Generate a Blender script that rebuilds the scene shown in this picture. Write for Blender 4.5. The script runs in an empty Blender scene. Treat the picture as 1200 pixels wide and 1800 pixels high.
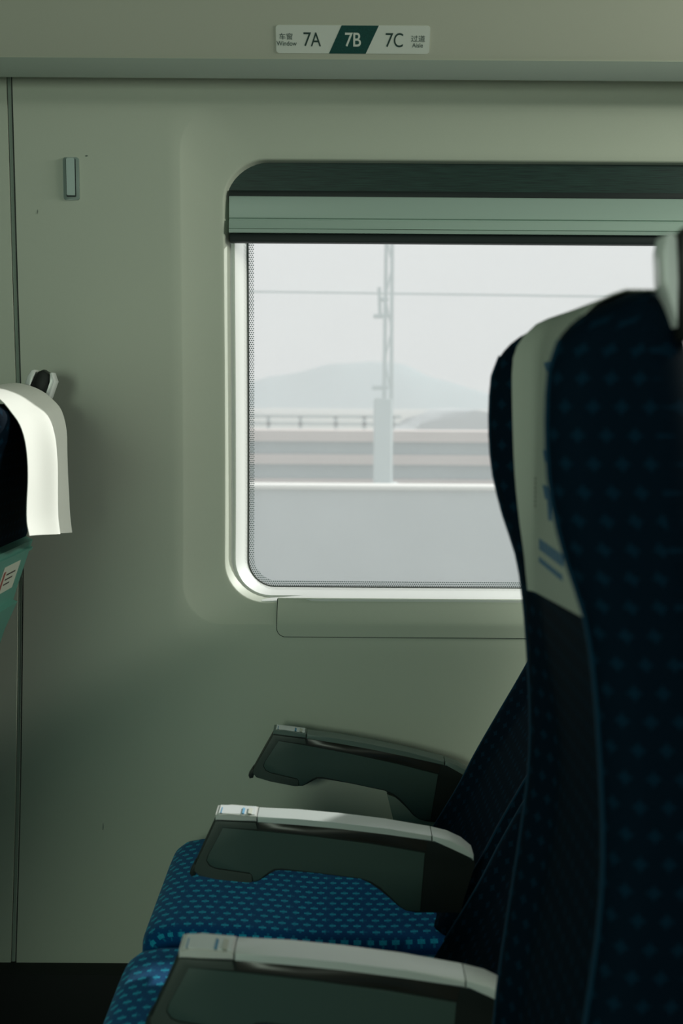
import bpy, bmesh, math, random
from mathutils import Vector, Matrix
random.seed(7)
S = bpy.context.scene
COL = S.collection

# ------------------------------------------------------------------ camera
F = 2100.0                      # focal length in pixels of the 1200x1800 frame
CAM = Vector((0.0, -2.5, 1.31))
PX, PY = 600.0, 700.0
ROLL = math.radians(0.38)
cd = bpy.data.cameras.new('camera'); cam = bpy.data.objects.new('camera', cd); COL.objects.link(cam)
cd.sensor_fit = 'HORIZONTAL'; cd.sensor_width = 24.0; cd.lens = F*24/1200
cd.shift_y = -(900-PY)/1200.0
cd.clip_start = .05; cd.clip_end = 3000
cd.dof.use_dof = True; cd.dof.focus_distance = 2.45; cd.dof.aperture_fstop = 4.4
cam.matrix_world = Matrix.Translation(CAM) @ Matrix.Rotation(math.radians(90), 4, 'X') @ Matrix.Rotation(ROLL, 4, 'Z')
S.camera = cam
CR, SR = math.cos(ROLL), math.sin(ROLL)
def P(px, py, d):
    cx = (px-PX)*d/F; cy = -(py-PY)*d/F
    # inverse of the camera roll
    return Vector((CAM.x + cx*CR - cy*SR, CAM.y + d, CAM.z + cx*SR + cy*CR))

# ------------------------------------------------------------------ light
S.view_settings.view_transform = 'Standard'; S.view_settings.look = 'None'
S.view_settings.gamma = 1; S.view_settings.exposure = 0.0; S.view_settings.use_curve_mapping = False
S.cycles.max_bounces = 10; S.cycles.diffuse_bounces = 6; S.cycles.transparent_max_bounces = 12
S.cycles.sample_clamp_indirect = 4
w = bpy.data.worlds.new('sky'); S.world = w; w.use_nodes = True
bg = w.node_tree.nodes['Background']; bg.inputs[0].default_value = (.955, .985, 1, 1); bg.inputs[1].default_value = .66
SUN_DIR = Vector((-1.0, -1.0, -.65)).normalized()
sl = bpy.data.lights.new('sun', 'SUN'); sl.energy = 7.0; sl.angle = math.radians(1.6); sl.color = (1, .99, .97)
so = bpy.data.objects.new('sun', sl); COL.objects.link(so); so.rotation_euler = SUN_DIR.to_track_quat('-Z', 'Y').to_euler()
def area(name, loc, target, sx, sy, e, col):
    l = bpy.data.lights.new(name, 'AREA'); l.shape = 'RECTANGLE'; l.size = sx; l.size_y = sy; l.energy = e; l.color = col
    o = bpy.data.objects.new(name, l); COL.objects.link(o); o.location = loc
    o.rotation_euler = (Vector(target)-Vector(loc)).to_track_quat('-Z', 'Y').to_euler(); return o
# daylight through the windows on the other side of the carriage and an added, unseen lamp lighting the window recess
area('daylight_aisle_window', (-.90, -3.42, 1.40), (-.45, 0, 1.45), .50, .66, 15.5, (.80, 1, .79))
area('added_key_light', (2.05, -.80, 2.07), (-.2, 0, 1.35), 1.3, .12, 24, (.95, 1, .86))

# ------------------------------------------------------------------ materials
def mat(name, col, rough=.6, spec=.4, metal=0, noise=0, nscale=200, bump=0, sheen=0, coat=0, mottled=0):
    m = bpy.data.materials.new(name); m.use_nodes = True; nt = m.node_tree; b = nt.nodes['Principled BSDF']
    b.inputs['Base Color'].default_value = (*col, 1); b.inputs['Roughness'].default_value = rough
    b.inputs['Specular IOR Level'].default_value = spec; b.inputs['Metallic'].default_value = metal
    b.inputs['Sheen Weight'].default_value = sheen; b.inputs['Coat Weight'].default_value = coat
    tc = nt.nodes.new('ShaderNodeTexCoord')
    if noise or mottled:
        n = nt.nodes.new('ShaderNodeTexNoise'); n.inputs['Scale'].default_value = nscale; n.inputs['Detail'].default_value = 3
        nt.links.new(tc.outputs['Object'], n.inputs['Vector'])
        mx = nt.nodes.new('ShaderNodeMix'); mx.data_type = 'RGBA'
        a = noise or mottled
        mx.inputs[6].default_value = (*[c*(1-a) for c in col], 1); mx.inputs[7].default_value = (*[min(1, c*(1+a)) for c in col], 1)
        nt.links.new(n.outputs[0], mx.inputs[0]); nt.links.new(mx.outputs[2], b.inputs['Base Color'])
    if bump:
        n2 = nt.nodes.new('ShaderNodeTexNoise'); n2.inputs['Scale'].default_value = nscale*1.7
        nt.links.new(tc.outputs['Object'], n2.inputs['Vector'])
        bp = nt.nodes.new('ShaderNodeBump'); bp.inputs['Strength'].default_value = bump; bp.inputs['Distance'].default_value = .002
        nt.links.new(n2.outputs[0], bp.inputs['Height']); nt.links.new(bp.outputs[0], b.inputs['Normal'])
    return m
M = {}
M['wall'] = mat('wall_panel_beige', (.59, .625, .525), .55, .35, noise=.05, nscale=900, bump=.05)
M['wall_side'] = mat('wall_end_dark_green', (.06, .13, .105), .7)  # unseen walls, coloured dark green to deepen and tint the shadows
M['rack'] = mat('rack_beige', (.60, .60, .50), .5, .35, noise=.04, nscale=900)
M['rack_lip'] = mat('rack_lip_grey', (.46, .52, .45), .5)
M['frame'] = mat('window_frame_white', (.84, .85, .82), .45, .4)
M['gasket'] = mat('rubber_gasket', (.05, .06, .055), .7)
M['seam'] = mat('seam_rubber', (.035, .045, .04), .7)
M['seam_lip'] = mat('seam_strip_grey', (.30, .36, .31), .8, .1)
M['dark'] = mat('dark_base', (.012, .014, .014), .8)
M['floor'] = mat('floor_vinyl', (.02, .035, .032), .6, noise=.3, nscale=60)
M['ceiling'] = mat('ceiling_panel', (.12, .22, .18), .7)  # unseen ceiling, dark green so that its bounce tints the shadows
M['hookplate'] = mat('hook_plate_grey', (.26, .33, .30), .4, .5)
M['hook'] = mat('hook_lever_grey', (.34, .45, .42), .35, .5)
M['blind_bar'] = mat('blind_rail_aluminium', (.40, .52, .46), .4, .5)
M['bar_lit'] = mat('blind_rail_edge', (.62, .62, .54), .4, .5)
M['black'] = mat('black_rubber', (.010, .018, .018), .55)
M['arm_top'] = mat('armrest_cap_grey', (.66, .70, .67), .33, .6)
M['arm_top_front'] = mat('armrest_front_cap', (.70, .70, .66), .35, .6)
M['arm_top_shaded'] = mat('armrest_cap_shaded', (.15, .20, .175), .4, .4)  # darker copy of the cap grey, shade at the wall put in its colour
M['arm_body'] = mat('armrest_dark_body', (.016, .021, .019), .5, .4)
M['arm_strip'] = mat('armrest_dark_strip', (.032, .030, .025), .35, .5)
M['arm_trim'] = mat('armrest_trim_grey', (.058, .076, .066), .5, .4)
M['arm_panel'] = mat('armrest_side_panel', (.052, .088, .077), .5, .35, noise=.06, nscale=700)
M['beige_plastic'] = mat('bracket_plastic', (.26, .31, .25), .55)
M['shell'] = mat('seat_shell_green_grey', (.10, .30, .24), .4, .5)
M['sticker'] = mat('sticker_cream', (.60, .62, .52), .5)
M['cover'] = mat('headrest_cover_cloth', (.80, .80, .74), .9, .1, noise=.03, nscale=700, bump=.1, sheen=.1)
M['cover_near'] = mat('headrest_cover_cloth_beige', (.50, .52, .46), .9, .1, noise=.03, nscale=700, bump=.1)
M['cap_label'] = mat('cap_label_white', (.80, .83, .82), .5)
M['label_blue'] = mat('label_blue', (.05, .28, .48), .5)
M['ink_blue'] = mat('ink_blue', (.03, .13, .26), .7)
M['ink_dark'] = mat('ink_dark', (.05, .035, .03), .7)
M['ink_red'] = mat('ink_red', (.30, .07, .05), .7)
M['sign'] = mat('sign_pale', (.82, .84, .77), .45)
M['sign_dark'] = mat('sign_green', (.018, .085, .075), .45, noise=.5, nscale=500)
M['sign_ink'] = mat('sign_ink', (.035, .07, .06), .5)
M['grip_pad'] = mat('grip_black', (.012, .014, .013), .5)
M['grip_shell'] = mat('grip_silver', (.82, .84, .82), .25, .6)
M['piping'] = mat('seat_piping_blue', (.003, .032, .065), .9, .1, sheen=.15)
M['scuff'] = mat('scuff', (.08, .11, .09), .7)

def fabric(name, base, star, cell, kind, sheen=.25):
    """woven fabric: staggered four-point stars (kind 0) or short double dashes (kind 1) over UV in metres"""
    m = bpy.data.materials.new(name); m.use_nodes = True; nt = m.node_tree; L = nt.links; b = nt.nodes['Principled BSDF']
    N = nt.nodes.new
    def mth(op, a, c=None, v=None):
        n = N('ShaderNodeMath'); n.operation = op
        for i, x in enumerate((a, c, v)):
            if x is None: continue
            if isinstance(x, (int, float)): n.inputs[i].default_value = x
            else: L.new(x, n.inputs[i])
        return n.outputs[0]
    uv = N('ShaderNodeUVMap').outputs[0]; sp = N('ShaderNodeSeparateXYZ'); L.new(uv, sp.inputs[0])
    u = mth('DIVIDE', sp.outputs[0], cell); v = mth('DIVIDE', sp.outputs[1], cell if kind == 0 else cell*1.05)
    row = mth('FLOOR', v); odd = mth('MODULO', mth('ABSOLUTE', row), 2.0)
    u2 = mth('ADD', u, mth('MULTIPLY', odd, .5))
    fx = mth('ABSOLUTE', mth('SUBTRACT', mth('FRACT', u2), .5)); fy = mth('ABSOLUTE', mth('SUBTRACT', mth('FRACT', v), .5))
    if kind == 0:
        s = mth('ADD', mth('POWER', fx, .7), mth('POWER', fy, .7))
        k = mth('SUBTRACT', 1.0, mth('SMOOTH_MIN', mth('MULTIPLY', s, 1.25), 1.0, .1))
        k = mth('MULTIPLY', mth('GREATER_THAN', .46, s), 1.0)
    else:
        a = mth('MULTIPLY', mth('LESS_THAN', fx, .30), mth('LESS_THAN', fy, .15))
        c = mth('MULTIPLY', mth('MULTIPLY', mth('LESS_THAN', fx, .10), mth('LESS_THAN', fy, .36)), .35)
        k = mth('MAXIMUM', a, c)
        # dark columns between every third column of marks
        col3 = mth('LESS_THAN', mth('FRACT', mth('DIVIDE', u, 3.0)), .10)
        k = mth('MULTIPLY', k, mth('SUBTRACT', 1.0, mth('MULTIPLY', col3, .8)))
    n = N('ShaderNodeTexNoise'); n.inputs['Scale'].default_value = 420; n.inputs['Detail'].default_value = 2
    L.new(uv, n.inputs['Vector'])
    k = mth('MULTIPLY', k, mth('ADD', mth('MULTIPLY', n.outputs[0], 1.0), .35))
    mx = N('ShaderNodeMix'); mx.data_type = 'RGBA'; L.new(k, mx.inputs[0])
    mx.inputs[6].default_value = (*base, 1); mx.inputs[7].default_value = (*star, 1)
    n2 = N('ShaderNodeTexNoise'); n2.inputs['Scale'].default_value = 700; L.new(uv, n2.inputs['Vector'])
    hs = N('ShaderNodeHueSaturation'); L.new(mx.outputs[2], hs.inputs['Color'])
    L.new(mth('ADD', mth('MULTIPLY', n2.outputs[0], .9), .55), hs.inputs['Value'])
    L.new(hs.outputs[0], b.inputs['Base Color'])
    bp = N('ShaderNodeBump'); bp.inputs['Strength'].default_value = .35; bp.inputs['Distance'].default_value = .001
    L.new(n2.outputs[0], bp.inputs['Height']); L.new(bp.outputs[0], b.inputs['Normal'])
    b.inputs['Roughness'].default_value = .85; b.inputs['Sheen Weight'].default_value = sheen
    b.inputs['Sheen Tint'].default_value = (.35, .75, .95, 1); b.inputs['Specular IOR Level'].default_value = .06
    return m
M['fab_back'] = fabric('blue_star_fabric', (.0010, .008, .017), (.0025, .022, .044), .0235, 0, .0)
M['fab_seat'] = fabric('blue_dash_fabric', (.0012, .060, .20), (.018, .40, .60), .021, 1, .2)

def glass():
    m = bpy.data.materials.new('hazy_dusty_pane'); m.use_nodes = True; nt = m.node_tree; L = nt.links
    for n in list(nt.nodes): nt.nodes.remove(n)
    out = nt.nodes.new('ShaderNodeOutputMaterial'); tr = nt.nodes.new('ShaderNodeBsdfTransparent'); tr.inputs[0].default_value = (.93, .96, .95, 1)
    tl = nt.nodes.new('ShaderNodeBsdfTranslucent'); tl.inputs[0].default_value = (.9, .93, .93, 1)
    mx = nt.nodes.new('ShaderNodeMixShader')
    tc = nt.nodes.new('ShaderNodeTexCoord'); no = nt.nodes.new('ShaderNodeTexNoise'); no.inputs['Scale'].default_value = 9
    mr = nt.nodes.new('ShaderNodeMapRange'); mr.inputs[3].default_value = .19; mr.inputs[4].default_value = .22
    L.new(tc.outputs['Object'], no.inputs['Vector']); L.new(no.outputs[0], mr.inputs[0]); L.new(mr.outputs[0], mx.inputs[0])
    L.new(tr.outputs[0], mx.inputs[1]); L.new(tl.outputs[0], mx.inputs[2]); L.new(mx.outputs[0], out.inputs[0])
    return m
M['glass'] = glass()
def frit():
    m = bpy.data.materials.new('frit_dots'); m.use_nodes = True; nt = m.node_tree; L = nt.links; N = nt.nodes.new
    b = nt.nodes['Principled BSDF']; b.inputs['Base Color'].default_value = (.10, .15, .14, 1); b.inputs['Roughness'].default_value = .5
    out = nt.nodes['Material Output']; tr = N('ShaderNodeBsdfTransparent'); mx = N('ShaderNodeMixShader')
    tc = N('ShaderNodeTexCoord'); sp = N('ShaderNodeSeparateXYZ'); L.new(tc.outputs['Object'], sp.inputs[0])
    def mth(op, a, c=None):
        n = N('ShaderNodeMath'); n.operation = op
        for i, x in enumerate((a, c)):
            if x is None: continue
            if isinstance(x, (int, float)): n.inputs[i].default_value = x
            else: L.new(x, n.inputs[i])
        return n.outputs[0]
    c = .0042
    u = mth('DIVIDE', mth('ADD', sp.outputs[0], 3), c); v = mth('DIVIDE', mth('ADD', sp.outputs[2], 3), c)
    odd = mth('MODULO', mth('FLOOR', v), 2.0); u = mth('ADD', u, mth('MULTIPLY', odd, .5))
    fx = mth('SUBTRACT', mth('FRACT', u), .5); fy = mth('SUBTRACT', mth('FRACT', v), .5)
    r = mth('SQRT', mth('ADD', mth('MULTIPLY', fx, fx), mth('MULTIPLY', fy, fy)))
    L.new(mth('LESS_THAN', r, .33), mx.inputs[0]); L.new(tr.outputs[0], mx.inputs[1]); L.new(b.outputs[0], mx.inputs[2])
    L.new(mx.outputs[0], out.inputs[0]); return m
M['frit'] = frit()
def brushed():
    m = mat('brushed_dark_cassette', (.035, .10, .08), .45, .5); nt = m.node_tree; L = nt.links; b = nt.nodes['Principled BSDF']
    tc = nt.nodes.new('ShaderNodeTexCoord'); mp = nt.nodes.new('ShaderNodeMapping'); mp.inputs['Scale'].default_value = (18, 1, 700)
    n = nt.nodes.new('ShaderNodeTexNoise'); n.inputs['Scale'].default_value = 1; n.inputs['Detail'].default_value = 4
    L.new(tc.outputs['Object'], mp.inputs[0]); L.new(mp.outputs[0], n.inputs['Vector'])
    r = nt.nodes.new('ShaderNodeValToRGB'); r.color_ramp.elements[0].position = .3; r.color_ramp.elements[1].position = .75
    r.color_ramp.elements[0].color = (.004, .016, .014, 1); r.color_ramp.elements[1].color = (.02, .062, .05, 1)
    L.new(n.outputs[0], r.inputs[0]); L.new(r.outputs[0], b.inputs['Base Color']); return m
M['cassette'] = brushed()

# ------------------------------------------------------------------ helpers
def finish(bm, name, m, parent=None, smooth=True, ang=38):
    bmesh.ops.remove_doubles(bm, verts=bm.verts, dist=1e-6)
    bmesh.ops.recalc_face_normals(bm, faces=bm.faces)
    a = math.radians(ang)
    for f in bm.faces: f.smooth = smooth
    for e in bm.edges:
        if len(e.link_faces) == 2: e.smooth = e.calc_face_angle(0) < a
    me = bpy.data.meshes.new(name)
    if parent is not None:
        off = parent.matrix_world.translation if parent.get('_off') is None else Vector(parent['_off'])
        bmesh.ops.translate(bm, verts=bm.verts, vec=-off)
    bm.to_mesh(me); bm.free()
    for x in (m if isinstance(m, (list, tuple)) else [m]): me.materials.append(x)
    o = bpy.data.objects.new(name, me); COL.objects.link(o)
    if parent is not None:
        o.parent = parent; o['_off'] = list(off)
    return o
def thing(name, label, cat, loc=(0, 0, 0), group=None):
    o = bpy.data.objects.new(name, None); COL.objects.link(o); o.location = loc; o.empty_display_size = .1
    o['_off'] = list(loc); o['label'] = label; o['category'] = cat
    if group: o['group'] = group
    return o
def tag(o, label, cat, group=None):
    o['label'] = label; o['category'] = cat
    if group: o['group'] = group
    return o
def struct(o, label=None):
    o['kind'] = 'structure'
    if label: o['label'] = label
    return o
def box(bm, x0, x1, y0, y1, z0, z1, bev=0):
    r = bmesh.ops.create_cube(bm, size=1)
    vs = r['verts']
    for v in vs:
        v.co = Vector(((x0+x1)/2+v.co.x*(x1-x0), (y0+y1)/2+v.co.y*(y1-y0), (z0+z1)/2+v.co.z*(z1-z0)))
    if bev:
        es = list({e for v in vs for e in v.link_edges})
        bmesh.ops.bevel(bm, geom=es, offset=bev, segments=2, affect='EDGES', profile=.5)
def bx(name, m, parent, x0, x1, y0, y1, z0, z1, bev=0):
    bm = bmesh.new(); box(bm, x0, x1, y0, y1, z0, z1, bev); return finish(bm, name, m, parent)
def prism_y(name, pts, y0, y1, m, parent, bev=0, seg=2):
    """polygon in the xz plane given thickness along y, outline edges of both faces bevelled"""
    bm = bmesh.new()
    a = [bm.verts.new((x, y0, z)) for x, z in pts]; b = [bm.verts.new((x, y1, z)) for x, z in pts]
    f0 = bm.faces.new(a); f1 = bm.faces.new(b[::-1]); n = len(pts)
    for i in range(n): bm.faces.new((a[i], b[i], b[(i+1) % n], a[(i+1) % n]))
    if bev:
        es = list(f0.edges)+list(f1.edges)
        bmesh.ops.bevel(bm, geom=es, offset=bev, segments=seg, affect='EDGES', profile=.5, clamp_overlap=True)
    return finish(bm, name, m, parent)
def prism_x(name, pts, x0, x1, m, parent, bev=0):
    bm = bmesh.new()
    a = [bm.verts.new((x0, y, z)) for y, z in pts]; b = [bm.verts.new((x1, y, z)) for y, z in pts]
    f0 = bm.faces.new(a); f1 = bm.faces.new(b[::-1]); n = len(pts)
    for i in range(n): bm.faces.new((a[i], b[i], b[(i+1) % n], a[(i+1) % n]))
    if bev:
        bmesh.ops.bevel(bm, geom=list(f0.edges)+list(f1.edges), offset=bev, segments=2, affect='EDGES', profile=.5)
    return finish(bm, name, m, parent)
def sweep(name, path, r, m, parent, n=8, sx=1.0):
    """round tube along a list of points"""
    bm = bmesh.new(); rings = []
    for i, p in enumerate(path):
        p = Vector(p); t = (Vector(path[min(i+1, len(path)-1)])-Vector(path[max(i-1, 0)])).normalized()
        a = t.orthogonal().normalized() if i == 0 else (a - t*a.dot(t)).normalized()
        b = t.cross(a)
        rr = r[i] if isinstance(r, (list, tuple)) else r
        rings.append([bm.verts.new(p+a*rr*math.cos(k*2*math.pi/n)+b*rr*math.sin(k*2*math.pi/n)) for k in range(n)])
    for i in range(len(rings)-1):
        for k in range(n): bm.faces.new((rings[i][k], rings[i][(k+1) % n], rings[i+1][(k+1) % n], rings[i+1][k]))
    bm.faces.new(rings[0]); bm.faces.new(rings[-1][::-1])
    return finish(bm, name, m, parent)
def lerp(a, b, t): return a+(b-a)*t
def interp(tab, z):
    """smooth (monotone-ish cubic) interpolation of rows (z, a, b, ...)"""
    if z <= tab[0][0]: return tab[0][1:]
    if z >= tab[-1][0]: return tab[-1][1:]
    for i in range(len(tab)-1):
        if tab[i][0] <= z <= tab[i+1][0]:
            p0 = tab[max(i-1, 0)]; p1 = tab[i]; p2 = tab[i+1]; p3 = tab[min(i+2, len(tab)-1)]
            h = p2[0]-p1[0]; t = (z-p1[0])/h; out = []
            for k in range(1, len(p1)):
                m1 = (p2[k]-p0[k])/max(p2[0]-p0[0], 1e-9)*h; m2 = (p3[k]-p1[k])/max(p3[0]-p1[0], 1e-9)*h
                out.append((2*t**3-3*t*t+1)*p1[k]+(t**3-2*t*t+t)*m1+(-2*t**3+3*t*t)*p2[k]+(t**3-t*t)*m2)
            return tuple(out)

# ------------------------------------------------------------------ the window wall
CURVE = [(-.1, -.05), (.13, -.035), (.48, -.008), (.80, 0.0), (1.07, 0.0), (1.30, -.022), (1.543, -.057), (1.95, -.11), (2.4, -.18)]
def cz(z): return interp(CURVE, z)[0]
def PW(px, py, off=0.0):
    """point on the curved window wall seen at a pixel of the photograph"""
    d = 2.5+off
    for _ in range(6):
        p = P(px, py, d); d = 2.5+off+cz(p.z)
    return P(px, py, d)
ZT, ZB = 2.32, 0.0
XL, XR = -.6628, 1.66
WX0, WX1, WZ0, WZ1 = -.2335, 1.262, .884, 1.792      # the opening's edge
WXC = (WX0+WX1)/2
def rrect(x0, x1, z0, z1, r, nc=10, ns=16):
    """closed loop of a rounded rectangle, the same number of points whatever its size"""
    out = []
    cs = [(x1-r, z1-r, 0), (x0+r, z1-r, 90), (x0+r, z0+r, 180), (x1-r, z0+r, 270)]
    for k, (cx, czz, a0) in enumerate(cs):
        for j in range(nc+1):
            a = math.radians(a0+90*j/nc); out.append((cx+r*math.cos(a), czz+r*math.sin(a)))
        nx, nz, b0 = cs[(k+1) % 4]; a = math.radians(b0)
        e0 = out[-1]; e1 = (nx+r*math.cos(a), nz+r*math.sin(a))
        for j in range(1, ns): out.append((lerp(e0[0], e1[0], j/ns), lerp(e0[1], e1[1], j/ns)))
    return out
def loops_mesh(loops, name, m, parent=None, ang=38, close=False):
    bm = bmesh.new(); rings = [[bm.verts.new((x, cz(z)+y, z)) for x, z in L] for L, y in loops]
    n = len(rings[0])
    for i in range(len(rings)-1):
        for k in range(n):
            bm.faces.new((rings[i][k], rings[i][(k+1) % n], rings[i+1][(k+1) % n], rings[i+1][k]))
    return finish(bm, name, m, parent, ang=ang)
def wr(d, y, r=None, db=None, dt=None):
    """loop offset outwards by d from the opening's edge"""
    db = d if db is None else db; dt = d if dt is None else dt
    rr = max(.086+d*.6, .02) if r is None else r
    return (rrect(WX0-d, WX1+d, WZ0-db, WZ1+dt, rr), y)
def blend(t):
    a = rrect(WX0-.098, WX1+.098, WZ0-.050, WZ1+.102, .085); b = rrect(XL, XR, ZB, ZT, .0006)
    return ([(lerp(p[0], q[0], t), lerp(p[1], q[1], t)) for p, q in zip(a, b)], 0.0)
wall_loops = [blend(t) for t in (1, .85, .7, .55, .4, .28, .16, .07, 0)]
wall_loops += [wr(.094, .0015, .083, .047, .098), wr(.086, .005, .082, .043, .090), wr(.05, .015, .085, .028, .05), wr(.02, .0215, .086, .012, .02), wr(.0125, .0225, .086, .008, .0065), wr(.0105, .0236, .086, .007, .0045), wr(.0095, .026, .086, .006, .0030), wr(.0085, .029, .086, .0055, .0022),
               wr(.0005, .047), wr(0, .055)]
wall = struct(loops_mesh(wall_loops, 'wall_back', M['wall'], ang=50), 'beige window-side wall panel with a rounded window recess')
# window: frame, rubber seal, pane, dotted border
win = bpy.data.objects.new('window_1', None); COL.objects.link(win); win['kind'] = 'structure'; win['_off'] = [0, 0, 0]
def wf(d, y, r=None): return wr(d, y, r, db=d*.42)
loops_mesh([wf(.0, .050), wf(-.0005, .056), wf(-.0065, .057), wf(-.0075, .0535, .078), wf(-.0095, .0525, .076), wf(-.0115, .056, .074), wf(-.031, .110, .061), wf(-.0315, .114, .061), wf(-.0315, .13, .061)], 'window_frame', M['frame'], win, ang=30)
loops_mesh([wf(-.0305, .1085, .062), wf(-.0335, .1085, .060), wf(-.0335, .13, .06)], 'rubber_seal', M['gasket'], win, ang=30)
bm = bmesh.new(); zs = [lerp(WZ0+.008, WZ1-.02, i/12) for i in range(13)]
g = [[bm.verts.new((x, cz(z)+.116, z)) for z in zs] for x in (WX0+.02, WX1-.02)]
for i in range(12): bm.faces.new((g[0][i], g[1][i], g[1][i+1], g[0][i+1]))
finish(bm, 'window_pane', M['glass'], win)
loops_mesh([wr(-.0325, .1140, .061, db=-.0135), wr(-.0445, .1140, .052, db=-.0255)], 'dotted_border', M['frit'], win)
# cover strip under the sill, a proud panel with a dark joint around it
def cover_outline(x0, x1, z1, z0, r, g):
    out = [(x0-g, z1)]
    for j in range(7):
        a = math.radians(180+90*j/6); out.append((x0+r+(r+g)*math.cos(a), z0+r+(r+g)*math.sin(a)))
    out += [(x1+g, z0-g), (x1+g, z1)]
    return out
def drape_y(x, z):
    # surface of the wall under the opening: recess from the wall plane up to the opening's edge
    t = min(max((z-(WZ0-.047))/.047, 0), 1); return cz(z)+lerp(.0, .026, t**1.15)
def sheet(name, m, parent, x0, x1, z0, z1, r, off, nz=14, nx=30):
    bm = bmesh.new(); cols = []
    for i in range(nx+1):
        x = lerp(x0, x1, (i/nx)**2.2); dx = max(0, r-(x-x0)); lo = z0 + (r-math.sqrt(max(r*r-dx*dx, 0)) if dx > 0 else 0)
        cols.append([(x, lerp(lo, z1, j/nz)) for j in range(nz+1)])
    fr = [[bm.verts.new((x, drape_y(x, z)-off, z)) for x, z in c] for c in cols]
    bk = [[bm.verts.new((x, drape_y(x, z)+.004, z)) for x, z in c] for c in cols]
    for i in range(nx):
        for j in range(nz):
            bm.faces.new((fr[i][j], fr[i+1][j], fr[i+1][j+1], fr[i][j+1])); bm.faces.new((bk[i][j], bk[i][j+1], bk[i+1][j+1], bk[i+1][j]))
    for j in range(nz):
        bm.faces.new((fr[0][j], fr[0][j+1], bk[0][j+1], bk[0][j])); bm.faces.new((fr[nx][j], bk[nx][j], bk[nx][j+1], fr[nx][j+1]))
    for i in range(nx):
        bm.faces.new((fr[i][0], bk[i][0], bk[i+1][0], fr[i+1][0])); bm.faces.new((fr[i][nz], fr[i+1][nz], bk[i+1][nz], bk[i][nz]))
    return finish(bm, name, m, parent, ang=60)
SX0 = PW(487, 1080).x; SZ0 = PW(700, 1120).z
sheet('sill_cover_joint', M['seam'], win, SX0-.0016, 1.17, SZ0-.0016, WZ0+.001, .019, .0012)
sheet('sill_cover', M['wall'], win, SX0, 1.168, SZ0, WZ0+.003, .0175, .0026)
# bright ledge along the bottom of the opening
def ledge():
    pr = [(.0265, WZ0-.0085), (.0215, WZ0-.004), (.0215, WZ0+.0015), (.030, WZ0+.0035), (.100, WZ0+.0105), (.100, WZ0-.0085)]
    a = SX0+.05; n = 24; bm = bmesh.new(); rings = []
    for i in range(n+1):
        t = i/n; x = a-.085+(WX1-.10-a+.085)*t
        k = min(1, (x-(a-.085))/.12); k = k*k*(3-2*k)
        rings.append([bm.verts.new((x, y+cz(z)+(1-k)*.006, z-(1-k)*.006)) for y, z in pr])
    for i in range(n):
        for k in range(len(pr)): q = (k+1) % len(pr); bm.faces.new((rings[i][k], rings[i+1][k], rings[i+1][q], rings[i][q]))
    bm.faces.new(rings[0]); bm.faces.new(rings[-1][::-1])
    return finish(bm, 'window_sill', M['frame'], win, ang=30)
ledge()
# wall panel beyond the seam, the seam strip, and the panels further along
def strip_wall(name, x0, x1, y, m, z0=ZB, z1=ZT, parent=None, th=.02):
    bm = bmesh.new(); n = 30; zs = [lerp(z0, z1, i/n) for i in range(n+1)]
    A = [[bm.verts.new((x, cz(z)+yy, z)) for z in zs] for x, yy in ((x0, y), (x1, y), (x1, y+th), (x0, y+th))]
    for i in range(n):
        for k in range(4): q = (k+1) % 4; bm.faces.new((A[k][i], A[q][i], A[q][i+1], A[k][i+1]))
    bm.faces.new([A[k][0] for k in range(4)]); bm.faces.new([A[k][n] for k in range(4)][::-1])
    return finish(bm, name, m, parent, ang=50)
struct(strip_wall('wall_left', -3.4, -.6748, .0, M['wall']), 'beige wall panel left of the vertical seam')
struct(strip_wall('trim_1', -.6735, -.6672, .004, M['seam_lip']), 'narrow vertical strip between two wall panels')
struct(strip_wall('trim_2', -.6995, -.6400, .007, M['seam'], th=.05), 'dark joint behind the seam strip')
struct(strip_wall('trim_3', 1.640, 1.690, .007, M['seam'], th=.05), 'dark joint between the window panel and the panel right of it')
struct(strip_wall('wall_right', 1.668, 5.0, .0, M['wall']), 'beige wall panel right of the window panel')
bb = struct(bx('baseboard_back', M['dark'], None, -3.4, 5.0, -.085, .0, .0, P(100, 1707, 2.43).z, .004), 'dark skirting box along the foot of the window wall')
# scuffs on the wall
for i, (px, py, w_, h_) in enumerate(((152, 274, .007, .0025), (181, 1455, .0018, .020), (66, 372, .0016, .010))):
    p = PW(px, py, -.0006); bm = bmesh.new()
    pts = [(-.5, -.2), (0, -.5), (.5, .1), (.1, .5), (-.3, .35)]
    a = [bm.verts.new((p.x+x*w_, p.y, p.z+z*h_)) for x, z in pts]; b = [bm.verts.new((p.x+x*w_, p.y+.0008, p.z+z*h_)) for x, z in pts]
    bm.faces.new(a); bm.faces.new(b[::-1])
    for k in range(5): bm.faces.new((a[k], b[k], b[(k+1) % 5], a[(k+1) % 5]))
    finish(bm, 'scuff_mark', M['scuff'], wall)

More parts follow.
